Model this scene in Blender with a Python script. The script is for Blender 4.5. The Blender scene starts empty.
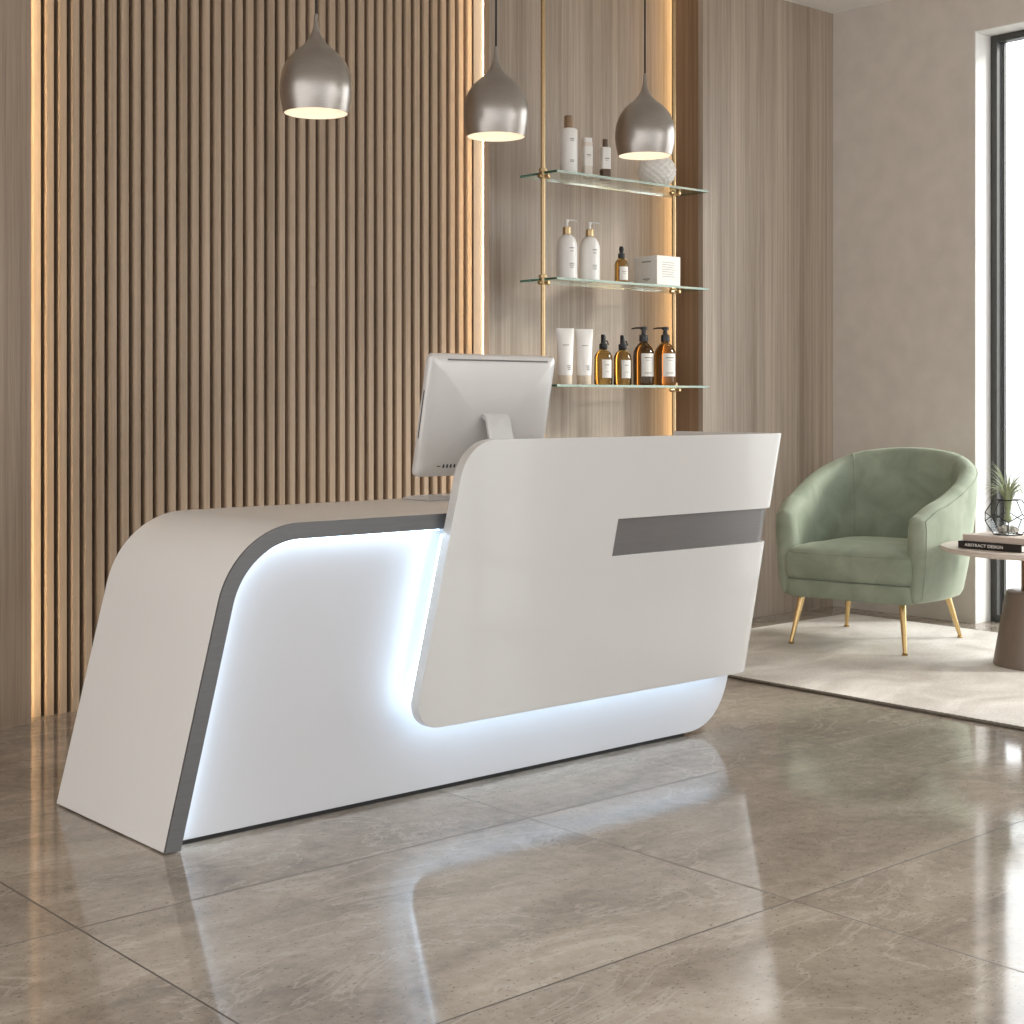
import bpy, bmesh, math, random
from mathutils import Vector, Matrix
random.seed(7)
PI = math.pi
scene = bpy.context.scene
COL = scene.collection

# ------------------------------------------------------------------ camera
cam_d = bpy.data.cameras.new('camera')
cam = bpy.data.objects.new('camera', cam_d)
COL.objects.link(cam)
YAW = math.atan2(1718, 1505)                 # view direction measured from the back wall's direction
cam.location = (0, 0, 1.1)
cam.rotation_euler = (PI / 2, 0, YAW - PI / 2)
cam_d.sensor_width = 36
cam_d.lens = 36 * 1505 / 1024
cam_d.shift_y = -110 / 1024
cam_d.clip_start = 0.05
scene.camera = cam

vs = scene.view_settings
vs.view_transform = 'Standard'
vs.look = 'None'
vs.exposure = 0.0
vs.gamma = 1
vs.use_curve_mapping = False
scene.cycles.use_denoising = True
scene.cycles.max_bounces = 10
scene.cycles.diffuse_bounces = 5
scene.cycles.glossy_bounces = 5
scene.cycles.transmission_bounces = 8
scene.cycles.transparent_max_bounces = 16
scene.cycles.caustics_reflective = False
scene.cycles.caustics_refractive = False
scene.cycles.sample_clamp_indirect = 6

# ------------------------------------------------------------------ materials
def lin(c):
    return tuple(((v / 255) / 12.92 if v / 255 <= .04045 else ((v / 255 + .055) / 1.055) ** 2.4) for v in c) + (1,)

def new_mat(name):
    m = bpy.data.materials.new(name)
    m.use_nodes = True
    nt = m.node_tree
    return m, nt, nt.nodes['Principled BSDF'], nt.nodes['Material Output']

def plain(name, rgb, rough=.5, metal=0, coat=0, coat_rough=.05, var=0.0, scale=40, spec=.5, aniso=0, bump=0, sheen=0, stretch=(1, 1, 1)):
    """Principled material with a little procedural colour and roughness variation."""
    m, nt, b, out = new_mat(name)
    N, L = nt.nodes, nt.links
    b.inputs['Roughness'].default_value = rough
    b.inputs['Metallic'].default_value = metal
    b.inputs['Coat Weight'].default_value = coat
    b.inputs['Coat Roughness'].default_value = coat_rough
    b.inputs['Specular IOR Level'].default_value = spec
    b.inputs['Anisotropic'].default_value = aniso
    b.inputs['Sheen Weight'].default_value = sheen
    tc = N.new('ShaderNodeTexCoord')
    mp = N.new('ShaderNodeMapping')
    mp.inputs['Scale'].default_value = stretch
    L.new(tc.outputs['Object'], mp.inputs['Vector'])
    nz = N.new('ShaderNodeTexNoise')
    nz.inputs['Scale'].default_value = scale
    nz.inputs['Detail'].default_value = 5
    L.new(mp.outputs['Vector'], nz.inputs['Vector'])
    rp = N.new('ShaderNodeValToRGB')
    c = lin(rgb)
    rp.color_ramp.elements[0].position = .3
    rp.color_ramp.elements[1].position = .7
    rp.color_ramp.elements[0].color = tuple(v * (1 - var) for v in c[:3]) + (1,)
    rp.color_ramp.elements[1].color = tuple(min(1, v * (1 + var)) for v in c[:3]) + (1,)
    L.new(nz.outputs['Fac'], rp.inputs['Fac'])
    L.new(rp.outputs['Color'], b.inputs['Base Color'])
    if bump:
        bp = N.new('ShaderNodeBump')
        bp.inputs['Strength'].default_value = bump
        bp.inputs['Distance'].default_value = .01
        L.new(nz.outputs['Fac'], bp.inputs['Height'])
        L.new(bp.outputs['Normal'], b.inputs['Normal'])
    return m

def emit(name, rgb, strength):
    m, nt, b, out = new_mat(name)
    b.inputs['Base Color'].default_value = (.8, .8, .8, 1)
    b.inputs['Emission Color'].default_value = rgb + (1,)
    b.inputs['Emission Strength'].default_value = strength
    return m

def wood(name, dark, light, rough=.5, grain=1.0, seed=0.0):
    """Veneer with fine vertical grain (along object z)."""
    m, nt, b, out = new_mat(name)
    N, L = nt.nodes, nt.links
    tc = N.new('ShaderNodeTexCoord')
    def noise(sc, detail, s):
        mp = N.new('ShaderNodeMapping')
        mp.inputs['Scale'].default_value = sc
        mp.inputs['Location'].default_value = (seed + s, seed * 2 + s, s)
        L.new(tc.outputs['Object'], mp.inputs['Vector'])
        n = N.new('ShaderNodeTexNoise')
        n.inputs['Scale'].default_value = 1
        n.inputs['Detail'].default_value = detail
        n.inputs['Distortion'].default_value = .25
        L.new(mp.outputs['Vector'], n.inputs['Vector'])
        return n
    n1 = noise((9 * grain, 9 * grain, .25), 3, 0)
    n2 = noise((55 * grain, 55 * grain, .5), 4, 3)
    n3 = noise((260 * grain, 260 * grain, 5), 2, 7)
    def mul(a, k):
        x = N.new('ShaderNodeMath'); x.operation = 'MULTIPLY'; x.inputs[1].default_value = k
        L.new(a, x.inputs[0]); return x.outputs[0]
    def add(a, c):
        x = N.new('ShaderNodeMath'); x.operation = 'ADD'
        L.new(a, x.inputs[0]); L.new(c, x.inputs[1]); return x.outputs[0]
    s = add(add(mul(n1.outputs['Fac'], .38), mul(n2.outputs['Fac'], .40)), mul(n3.outputs['Fac'], .22))
    rp = N.new('ShaderNodeValToRGB')
    rp.color_ramp.elements[0].position = .34
    rp.color_ramp.elements[1].position = .64
    rp.color_ramp.elements[0].color = lin(dark)
    rp.color_ramp.elements[1].color = lin(light)
    L.new(s, rp.inputs['Fac'])
    L.new(rp.outputs['Color'], b.inputs['Base Color'])
    b.inputs['Roughness'].default_value = rough
    b.inputs['Specular IOR Level'].default_value = .35
    bp = N.new('ShaderNodeBump')
    bp.inputs['Strength'].default_value = .12
    bp.inputs['Distance'].default_value = .003
    L.new(s, bp.inputs['Height'])
    L.new(bp.outputs['Normal'], b.inputs['Normal'])
    return m

def pane_glass(name, tint, refl=1.0):
    """Thin clear glass: straight-through transmission with Fresnel reflection."""
    m, nt, b, out = new_mat(name)
    N, L = nt.nodes, nt.links
    N.remove(b)
    t = N.new('ShaderNodeBsdfTransparent'); t.inputs['Color'].default_value = tint + (1,)
    g = N.new('ShaderNodeBsdfGlossy'); g.inputs['Roughness'].default_value = .02
    g.inputs['Color'].default_value = (refl, refl, refl, 1)
    # Schlick reflectance, the same from either face of the thin pane
    ge = N.new('ShaderNodeNewGeometry')
    dt = N.new('ShaderNodeVectorMath'); dt.operation = 'DOT_PRODUCT'
    L.new(ge.outputs['Normal'], dt.inputs[0]); L.new(ge.outputs['Incoming'], dt.inputs[1])
    def mm(op, a, b):
        x = N.new('ShaderNodeMath'); x.operation = op
        for i, v in enumerate((a, b)):
            if v is None: continue
            if isinstance(v, (int, float)): x.inputs[i].default_value = v
            else: L.new(v, x.inputs[i])
        return x.outputs[0]
    k = mm('POWER', mm('SUBTRACT', 1, mm('ABSOLUTE', dt.outputs['Value'], None)), 5)
    fac = mm('ADD', mm('MULTIPLY', k, .85), .03)
    mx = N.new('ShaderNodeMixShader')
    L.new(fac, mx.inputs['Fac'])
    L.new(t.outputs['BSDF'], mx.inputs[1]); L.new(g.outputs['BSDF'], mx.inputs[2])
    L.new(mx.outputs['Shader'], out.inputs['Surface'])
    return m

def liquid_glass(name, rgb, rough=.04, trans=1.0, ior=1.4):
    m, nt, b, out = new_mat(name)
    b.inputs['Base Color'].default_value = lin(rgb)
    b.inputs['Roughness'].default_value = rough
    b.inputs['Transmission Weight'].default_value = trans
    b.inputs['IOR'].default_value = ior
    return m

def floor_material():
    m, nt, b, out = new_mat('stone_tile')
    N, L = nt.nodes, nt.links
    tc = N.new('ShaderNodeTexCoord')
    sep = N.new('ShaderNodeSeparateXYZ')
    L.new(tc.outputs['Object'], sep.inputs[0])
    def M(op, a, c=None, d=None):
        x = N.new('ShaderNodeMath'); x.operation = op
        for i, v in enumerate((a, c, d)):
            if v is None: continue
            if isinstance(v, (int, float)): x.inputs[i].default_value = v
            else: L.new(v, x.inputs[i])
        return x.outputs[0]
    gx = M('DIVIDE', M('SUBTRACT', sep.outputs['X'], 1.39), 1.264)
    gy = M('DIVIDE', M('SUBTRACT', sep.outputs['Y'], 2.09), .875)
    fx, fy = M('FLOOR', gx), M('FLOOR', gy)
    def edge(g, size):
        f = M('SUBTRACT', M('FRACT', g), .5)
        return M('MULTIPLY', M('SUBTRACT', .5, M('ABSOLUTE', f)), size)     # metres to nearest joint
    e = M('MINIMUM', edge(gx, 1.264), edge(gy, .875))
    joint = M('LESS_THAN', e, .0022)
    # every tile is cut from another place in the stone
    off = N.new('ShaderNodeCombineXYZ')
    L.new(M('MULTIPLY', fx, 7.31), off.inputs[0])
    L.new(M('MULTIPLY', fy, 5.17), off.inputs[1])
    L.new(M('ADD', M('MULTIPLY', fx, 3.7), M('MULTIPLY', fy, 9.1)), off.inputs[2])
    add = N.new('ShaderNodeVectorMath'); add.operation = 'ADD'
    L.new(tc.outputs['Object'], add.inputs[0]); L.new(off.outputs[0], add.inputs[1])
    def noise(scale, detail, rough=.55, dist=0, stretch=(1, 1, 1), rot=0):
        mp = N.new('ShaderNodeMapping'); mp.inputs['Scale'].default_value = stretch
        mp.inputs['Rotation'].default_value = (0, 0, rot)
        L.new(add.outputs[0], mp.inputs['Vector'])
        n = N.new('ShaderNodeTexNoise')
        n.inputs['Scale'].default_value = scale; n.inputs['Detail'].default_value = detail
        n.inputs['Roughness'].default_value = rough; n.inputs['Distortion'].default_value = dist
        L.new(mp.outputs[0], n.inputs['Vector'])
        return n.outputs['Fac']
    cloud = noise(1.6, 8, .62, .8, (1, 2.2, 1), .35)
    fine = noise(26, 6, .7)
    speck = noise(80, 3, .6, .3, (1, 1.6, 1), .8)
    vein = noise(1.3, 7, .6, 1.6, (1, 2.6, 1), .5)
    v = M('ABSOLUTE', M('SUBTRACT', vein, .5))
    vmask = M('SUBTRACT', 1, M('MINIMUM', M('MULTIPLY', v, 55), 1))
    vmask = M('MULTIPLY', vmask, M('GREATER_THAN', noise(1.9, 2), .47))
    t = M('ADD', M('MULTIPLY', cloud, .68), M('MULTIPLY', fine, .32))
    rp = N.new('ShaderNodeValToRGB')
    rp.color_ramp.elements[0].position = .33
    rp.color_ramp.elements[1].position = .68
    rp.color_ramp.elements[0].color = lin((119, 107, 95))
    rp.color_ramp.elements[1].color = lin((184, 173, 159))
    L.new(t, rp.inputs['Fac'])
    def mix(fac, a, rgb):
        x = N.new('ShaderNodeMix'); x.data_type = 'RGBA'
        L.new(fac, x.inputs['Factor']); L.new(a, x.inputs['A']); x.inputs['B'].default_value = lin(rgb)
        return x.outputs['Result']
    c = mix(M('MULTIPLY', vmask, .32), rp.outputs['Color'], (205, 197, 185))
    pits = M('MULTIPLY', M('LESS_THAN', speck, .36), .6)
    c = mix(pits, c, (78, 68, 60))
    c = mix(M('MULTIPLY', M('GREATER_THAN', speck, .69), .35), c, (205, 197, 186))
    c = mix(joint, c, (84, 76, 68))
    L.new(c, b.inputs['Base Color'])
    rr = M('ADD', M('MULTIPLY', fine, .07), .05)
    rr = M('ADD', rr, M('MULTIPLY', joint, .5))
    L.new(rr, b.inputs['Roughness'])
    b.inputs['Specular IOR Level'].default_value = .5
    bp = N.new('ShaderNodeBump'); bp.inputs['Strength'].default_value = .35; bp.inputs['Distance'].default_value = .0015
    L.new(M('SUBTRACT', M('MULTIPLY', fine, .08), joint), bp.inputs['Height'])
    L.new(bp.outputs['Normal'], b.inputs['Normal'])
    return m

def rug_material():
    m, nt, b, out = new_mat('rug_wool')
    N, L = nt.nodes, nt.links
    tc = N.new('ShaderNodeTexCoord')
    def noise(scale, detail, stretch=(1, 1, 1), dist=0):
        mp = N.new('ShaderNodeMapping'); mp.inputs['Scale'].default_value = stretch
        L.new(tc.outputs['Object'], mp.inputs['Vector'])
        n = N.new('ShaderNodeTexNoise'); n.inputs['Scale'].default_value = scale
        n.inputs['Detail'].default_value = detail; n.inputs['Distortion'].default_value = dist
        L.new(mp.outputs[0], n.inputs['Vector']); return n.outputs['Fac']
    a = noise(2.6, 7, (1, 1.5, 1), .8); f = noise(160, 3); w = noise(60, 4, (1, 3, 1))
    mx = N.new('ShaderNodeMath'); mx.operation = 'MULTIPLY_ADD'; mx.inputs[1].default_value = .7
    k = N.new('ShaderNodeMath'); k.operation = 'MULTIPLY'; k.inputs[1].default_value = .3
    L.new(w, k.inputs[0]); L.new(a, mx.inputs[0]); L.new(k.outputs[0], mx.inputs[2])
    rp = N.new('ShaderNodeValToRGB')
    els = rp.color_ramp.elements
    els[0].position = .36; els[0].color = lin((200, 193, 184))
    els[1].position = .62; els[1].color = lin((240, 235, 228))
    L.new(mx.outputs[0], rp.inputs['Fac'])
    L.new(rp.outputs['Color'], b.inputs['Base Color'])
    b.inputs['Roughness'].default_value = .95
    b.inputs['Specular IOR Level'].default_value = .1
    bp = N.new('ShaderNodeBump'); bp.inputs['Strength'].default_value = .6; bp.inputs['Distance'].default_value = .004
    L.new(f, bp.inputs['Height']); L.new(bp.outputs['Normal'], b.inputs['Normal'])
    return m

def velvet_material():
    m, nt, b, out = new_mat('green_velvet')
    N, L = nt.nodes, nt.links
    tc = N.new('ShaderNodeTexCoord')
    n = N.new('ShaderNodeTexNoise'); n.inputs['Scale'].default_value = 7; n.inputs['Detail'].default_value = 5
    n.inputs['Distortion'].default_value = .6
    L.new(tc.outputs['Object'], n.inputs['Vector'])
    rp = N.new('ShaderNodeValToRGB')
    rp.color_ramp.elements[0].position = .3; rp.color_ramp.elements[0].color = lin((134, 144, 126))
    rp.color_ramp.elements[1].position = .72; rp.color_ramp.elements[1].color = lin((164, 172, 154))
    L.new(n.outputs['Fac'], rp.inputs['Fac']); L.new(rp.outputs['Color'], b.inputs['Base Color'])
    b.inputs['Roughness'].default_value = .75
    b.inputs['Specular IOR Level'].default_value = .2
    b.inputs['Sheen Weight'].default_value = .55
    b.inputs['Sheen Roughness'].default_value = .35
    b.inputs['Sheen Tint'].default_value = lin((214, 222, 200))
    f = N.new('ShaderNodeTexNoise'); f.inputs['Scale'].default_value = 300
    L.new(tc.outputs['Object'], f.inputs['Vector'])
    bp = N.new('ShaderNodeBump'); bp.inputs['Strength'].default_value = .12; bp.inputs['Distance'].default_value = .002
    L.new(f.outputs['Fac'], bp.inputs['Height']); L.new(bp.outputs['Normal'], b.inputs['Normal'])
    return m

M = {
    'floor': floor_material(),
    'rug': rug_material(),
    'velvet': velvet_material(),
    'rug_edge': plain('rug_binding', (120, 112, 100), .95, var=.3, scale=200, bump=.5),
    'plaster': plain('beige_plaster', (210, 202, 193), .9, var=.05, scale=9, bump=.03, spec=.2),
    'reveal': plain('white_plaster', (232, 230, 226), .85, var=.02, scale=12, spec=.2),
    'ceiling': plain('ceiling_paint', (244, 242, 239), .9, var=.01, spec=.2),
    'veneer': wood('grey_oak_veneer', (142, 127, 112), (194, 179, 164), .42, 1.0, 0),
    'veneer_left_shaded': wood('grey_oak_veneer_shaded', (126, 108, 91), (168, 149, 130), .5, 1.0, 12),  # same oak veneer, shade put into the colour for the left panel
    'veneer_brown': wood('brown_oak_veneer', (124, 98, 75), (164, 135, 107), .5, 1.0, 4),
    'slat': wood('slat_oak', (146, 126, 105), (186, 164, 141), .55, 1.3, 9),
    'slat_back': wood('slat_backing_felt', (58, 42, 30), (80, 60, 44), .8, 1.0, 2),
    'white_gloss': plain('white_lacquer', (212, 210, 207), .18, coat=.35, coat_rough=.05, var=.01, scale=3),
    'counter': plain('white_counter_lacquer', (238, 235, 231), .28, coat=.15, coat_rough=.1, spec=.35, var=.01, scale=3),
    'white_matte': plain('white_satin_lacquer', (208, 208, 211), .4, var=.01, scale=3),
    'grey_band': plain('grey_satin_metal', (104, 103, 103), .42, metal=.4, var=.06, scale=30, stretch=(.3, 1, 8)),
    'grey_slot': plain('grey_brushed_inlay', (108, 105, 103), .3, metal=.4, var=.04, scale=20, stretch=(.4, 1, 12)),
    'plinth': plain('black_plinth', (26, 24, 23), .6, var=.1),
    'led_white': emit('cool_white_led', (.62, .81, 1.0), 5.5),
    'led_panel': emit('cool_white_led_panel', (.60, .80, 1.0), 8.5),
    'led_warm': emit('warm_led', (1.0, .78, .50), 36),
    'led_gap': emit('warm_led_bright', (1.0, .68, .33), 9),
    'led_warm_soft': emit('warm_led_diffuser', (1.0, .78, .50), 34),
    'steel': plain('brushed_nickel', (164, 157, 150), .30, metal=1, var=.07, scale=60, aniso=.4, stretch=(.5, .5, 14)),
    'shade_inner': plain('cream_reflector', (250, 242, 230), .5, var=.01),
    'reflector': plain('cream_added_reflector', (246, 236, 220), .5, var=.01),  # for the pale plate added beside the fin's light strip
    'bulb': emit('bulb_glow', (1.0, .88, .74), 6),
    'cord': plain('black_cord', (24, 22, 21), .6, var=.1),
    'brass': plain('satin_brass', (192, 166, 126), .32, metal=1, var=.06, scale=70),
    'gold': plain('polished_gold', (208, 178, 126), .2, metal=1, var=.05, scale=60),
    'shelf_glass': pane_glass('clear_shelf_glass', (.93, .965, .945)),
    'shelf_edge': liquid_glass('green_glass_edge', (196, 222, 208), .15, .55),
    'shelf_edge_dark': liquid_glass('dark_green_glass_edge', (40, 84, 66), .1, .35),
    'window_glass': pane_glass('window_glass', (.97, .98, .98)),
    'frame_dark': plain('anthracite_aluminium', (70, 69, 66), .45, metal=.2, var=.05),
    'plastic_white': plain('white_plastic', (236, 233, 229), .35, var=.01, coat=.2),
    'paper': plain('white_label_paper', (232, 228, 222), .7, var=.02),
    'ink': plain('grey_ink', (146, 141, 135), .7, var=.05),
    'wood_cap': plain('bronze_wood_cap', (138, 110, 80), .45, var=.15, scale=80, stretch=(1, 1, .1)),
    'dark_cap': plain('brown_cap', (86, 62, 40), .4, var=.1),
    'black_plastic': plain('black_plastic', (22, 21, 21), .3, var=.05),
    'beige_plastic': plain('beige_plastic', (214, 198, 178), .4, var=.02),
    'frosted': plain('frosted_clear_plastic', (222, 212, 200), .35, var=.03),
    'amber': liquid_glass('amber_glass', (184, 152, 90), .03, .97),
    'amber_gold': liquid_glass('golden_amber_glass', (196, 144, 74), .03, .97),
    'amber_dark': liquid_glass('dark_amber_glass', (118, 90, 52), .05, .95),
    'brown_liquid': liquid_glass('brown_liquid', (160, 110, 62), .1, .5),
    'vase_white': plain('white_textured_ceramic', (238, 234, 228), .5, var=.04, scale=60),
    'silver': plain('silver_casing', (214, 211, 208), .33, metal=.25, var=.02, scale=10),
    'silver_metal': plain('aluminium_stand', (212, 211, 209), .3, metal=.4, var=.04),
    'screen': plain('black_screen_glass', (14, 14, 16), .1, var=.05),
    'dark_slot': plain('dark_slot', (34, 33, 33), .5, var=.05),
    'grey_slot_line': plain('grey_vent', (118, 115, 112), .5, var=.05),
    'table_top': plain('taupe_stone_top', (206, 194, 183), .45, var=.06, scale=14),
    'taupe': plain('taupe_lacquer', (124, 110, 99), .38, metal=.2, var=.03, scale=30),
    'copper': plain('copper_brown_column', (140, 104, 82), .35, metal=.6, var=.05),
    'book_black': plain('black_book_cloth', (38, 32, 30), .6, var=.08, scale=200),
    'book_pale': plain('pale_taupe_book_cloth', (206, 191, 180), .7, var=.04, scale=120),
    'page': plain('book_pages', (236, 231, 222), .8, var=.05, scale=160, stretch=(.05, .05, 6)),
    'letter': plain('white_lettering', (240, 238, 234), .6, var=.01),
    'lead': plain('black_terrarium_came', (26, 26, 27), .4, metal=.5, var=.1),
    'terr_glass': pane_glass('terrarium_glass', (.97, .985, .98), .45),
    'pebble': plain('pale_pebbles', (196, 192, 184), .8, var=.2, scale=90),
    'moss': plain('grey_moss', (150, 156, 138), .9, var=.25, scale=120, bump=.4),
    'leaf': plain('air_plant_leaf', (160, 170, 134), .55, var=.2, scale=50),
    'terrace': plain('pale_terrace', (214, 214, 212), .9, var=.06, scale=3),
}

# ------------------------------------------------------------------ mesh helpers
class MB:
    """Collects shapes and links them as ONE mesh object."""
    def __init__(self):
        self.bm = bmesh.new()
        self.mats = []
    def mi(self, mat):
        if mat is None: return 0
        if mat not in self.mats: self.mats.append(mat)
        return self.mats.index(mat)
    def face(self, vs, mat=None):
        try:
            f = self.bm.faces.new(vs)
            f.material_index = self.mi(mat)
            return f
        except ValueError:
            return None
    def box(self, lo, hi, mat=None, mtx=None):
        v = []
        for z in (lo[2], hi[2]):
            for x, y in ((lo[0], lo[1]), (hi[0], lo[1]), (hi[0], hi[1]), (lo[0], hi[1])):
                p = Vector((x, y, z))
                v.append(self.bm.verts.new(mtx @ p if mtx else p))
        for q in ((3, 2, 1, 0), (4, 5, 6, 7), (0, 1, 5, 4), (1, 2, 6, 5), (2, 3, 7, 6), (3, 0, 4, 7)):
            self.face([v[i] for i in q], mat)
        return self
    def loft(self, rings, mat=None, cap=True, closed_u=False, mats=None):
        """rings: list of closed point loops of equal length."""
        R = [[self.bm.verts.new(Vector(p)) for p in r] for r in rings]
        n = len(R[0])
        pairs = list(zip(R[:-1], R[1:]))
        if closed_u: pairs.append((R[-1], R[0]))
        for j, (a, b) in enumerate(pairs):
            m = mats[j] if mats else mat
            for i in range(n):
                self.face([a[i], a[(i + 1) % n], b[(i + 1) % n], b[i]], m)
        if cap and not closed_u:
            self.face(list(reversed(R[0])), mats[0] if mats else mat)
            self.face(R[-1], mats[-1] if mats else mat)
        return self
    def lathe(self, prof, c=(0, 0, 0), n=32, mat=None, mats=None, cap=True):
        rings = [[(c[0] + r * math.cos(2 * PI * i / n), c[1] + r * math.sin(2 * PI * i / n), c[2] + z) for i in range(n)] for r, z in prof]
        return self.loft(rings, mat, cap, mats=mats)
    def tube(self, pts, r, n=10, mat=None, closed=False):
        pts = [Vector(p) for p in pts]
        rr = r if isinstance(r, (list, tuple)) else [r] * len(pts)
        rings = []
        prev = None
        for i, p in enumerate(pts):
            if closed:
                t = pts[(i + 1) % len(pts)] - pts[i - 1]
            else:
                t = pts[min(i + 1, len(pts) - 1)] - pts[max(i - 1, 0)]
            t.normalize()
            if prev is None:
                a = Vector((0, 0, 1)) if abs(t.z) < .9 else Vector((1, 0, 0))
            else:
                a = prev
            u = (a - t * a.dot(t)).normalized()
            prev = u
            w = t.cross(u)
            rings.append([p + (u * math.cos(2 * PI * k / n) + w * math.sin(2 * PI * k / n)) * rr[i] for k in range(n)])
        return self.loft(rings, mat, True, closed)
    def prism(self, poly, y0, y1, mat=None, side=None):
        """poly of (x, z) extruded along y."""
        a = [self.bm.verts.new((x, y0, z)) for x, z in poly]
        b = [self.bm.verts.new((x, y1, z)) for x, z in poly]
        n = len(a)
        self.face(a, mat); self.face(list(reversed(b)), mat)
        for i in range(n):
            self.face([a[i], b[i], b[(i + 1) % n], a[(i + 1) % n]], side or mat)
        return self
    def build(self, name, mat=None, parent=None, smooth=30, bevel=0, sub=0, segs=2):
        self.mi(mat) if (mat and not self.mats) else None
        bmesh.ops.recalc_face_normals(self.bm, faces=self.bm.faces[:])
        me = bpy.data.meshes.new(name)
        self.bm.to_mesh(me); self.bm.free()
        for m in self.mats: me.materials.append(m)
        if smooth:
            me.polygons.foreach_set('use_smooth', [True] * len(me.polygons))
            me.set_sharp_from_angle(angle=math.radians(smooth))
        o = bpy.data.objects.new(name, me)
        COL.objects.link(o)
        if parent: o.parent = parent
        if bevel:
            md = o.modifiers.new('bevel', 'BEVEL'); md.width = bevel; md.segments = segs
            md.limit_method = 'ANGLE'; md.angle_limit = math.radians(35)
        if sub:
            md = o.modifiers.new('sub', 'SUBSURF'); md.levels = sub; md.render_levels = sub
        return o

def tag(o, label, cat, group=None):
    o['label'] = label; o['category'] = cat
    if group: o['group'] = group
    return o
def struct(o):
    o['kind'] = 'structure'; return o
def empty(name, loc, label, cat, group=None, rz=0):
    o = bpy.data.objects.new(name, None)
    o.empty_display_size = .1
    COL.objects.link(o); o.location = loc; o.rotation_euler = (0, 0, rz)
    return tag(o, label, cat, group)
def copy_thing(root, loc, label):
    def cp(o, parent):
        c = o.copy(); COL.objects.link(c)
        if parent: c.parent = parent
        for ch in [k for k in COL.objects if k.parent == o]: cp(ch, c)
        return c
    r = cp(root, None); r.location = loc; r['label'] = label
    return r
def catmull(pts, n):
    P = [Vector(p) for p in pts]
    P = [P[0] * 2 - P[1]] + P + [P[-1] * 2 - P[-2]]
    out = []
    for i in range(1, len(P) - 2):
        for k in range(n):
            t = k / n
            a, b, c, d = P[i - 1], P[i], P[i + 1], P[i + 2]
            out.append(.5 * ((2 * b) + (c - a) * t + (2 * a - 5 * b + 4 * c - d) * t * t + (3 * b - a - 3 * c + d) * t ** 3))
    out.append(P[-2].copy())
    return out
def text_mesh(name, body, size, mat, parent, mtx, depth=.0004, font_scale_x=1.0):
    cu = bpy.data.curves.new(name + '_curve', 'FONT')
    cu.body = body; cu.size = size; cu.extrude = depth; cu.align_x = 'CENTER'; cu.align_y = 'CENTER'
    cu.offset = size * .012
    t = bpy.data.objects.new(name + '_curve', cu)
    COL.objects.link(t)
    dg = bpy.context.evaluated_depsgraph_get()
    me = bpy.data.meshes.new_from_object(t.evaluated_get(dg))
    bpy.data.objects.remove(t)
    me.transform(mtx @ Matrix.Diagonal((font_scale_x, 1, 1, 1)))
    me.materials.clear(); me.materials.append(mat)
    o = bpy.data.objects.new(name, me); COL.objects.link(o); o.parent = parent
    return o

# ------------------------------------------------------------------ the room
YP, YN, YS = 4.964, 5.220, 5.046          # veneer panels, niche back, slat faces
XR, ZC = 6.649, 3.193
struct(MB().box((-3.0, -4.0, -.08), (7.1, 5.4, 0)).build('floor', M['floor'], smooth=0))
struct(MB().box((-3.0, -4.0, ZC), (7.1, 5.4, ZC + .1)).build('ceiling', M['ceiling'], smooth=0))
struct(MB().box((-3.0, 5.235, 0), (7.1, 5.4, ZC)).build('wall_back', M['plaster'], smooth=0))
# right wall: solid pier by the corner, a tall window, then a pier and a second window nearer the viewer
w = MB()
W0, W1, WT = 4.105, 1.0, 2.94             # window opening in y, head height
XO = 6.93
w.box((XR, W0, 0), (XO, 5.4, ZC))
w.box((XR, -4.0, WT), (XO, W0, ZC))
w.box((XR, -.9, 0), (XO, W1, WT))  # unseen pier, widened to keep the sun off the desk front
w.box((XR, -4.0, 0), (XO, -2.4, WT))
wr = w.build('wall_right', M['plaster'], smooth=0)
rv = MB()
for a, b in ((W1, W0), (-2.4, -.9)):
    rv.box((XR + .001, b - .004, 0), (XO, b, WT), M['reveal'])
    rv.box((XR + .001, a, 0), (XO, a + .004, WT), M['reveal'])
    rv.box((XR + .001, a, WT - .004), (XO, b, WT), M['reveal'])
rvo = rv.build('window_reveal', M['reveal'], wr, smooth=0)
struct(wr)
def window(name, a, b):
    root = bpy.data.objects.new(name, None); COL.objects.link(root); root['kind'] = 'structure'
    root.location = ((XR + XO) / 2, (a + b) / 2, 0)
    inv = -Vector(root.location)
    f = MB()
    T = Matrix.Translation(inv)
    x0, x1, t = 6.785, 6.845, .035
    a += .005; b -= .005; top = WT - .005
    f.box((x0, b - t, 0), (x1, b, top), None, T); f.box((x0, a, 0), (x1, a + t, top), None, T)
    f.box((x0, a + t, top - t), (x1, b - t, top), None, T); f.box((x0, a + t, 0), (x1, b - t, t), None, T)
    n = max(2, round((b - a) / 1.3))
    for i in range(1, n):
        y = a + (b - a) * i / n
        f.box((x0, y - .035, t), (x1, y + .035, top - t), None, T)
    fo = f.build('window_frame', M['frame_dark'], root, bevel=.003, smooth=0)
    s = MB()                                # slimmer sash line inside the frame
    for y in (b - t - .014, a + t + .006):
        s.box((x0 + .045, y, t), (x1 + .006, y + .008, top - t), None, T)
    s.build('window_sash', M['frame_dark'], fo, smooth=0)
    MB().box((6.8325, a + t, t), (6.8375, b - t, top - t), None, T).build('pane', M['window_glass'], root, smooth=0)
window('window_1', W1, W0)
window('window_2', -2.4, -.9)
struct(MB().box((7.1, -30, -.3), (60, 40, -.06)).build('ground_outside', M['terrace'], smooth=0))

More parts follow.
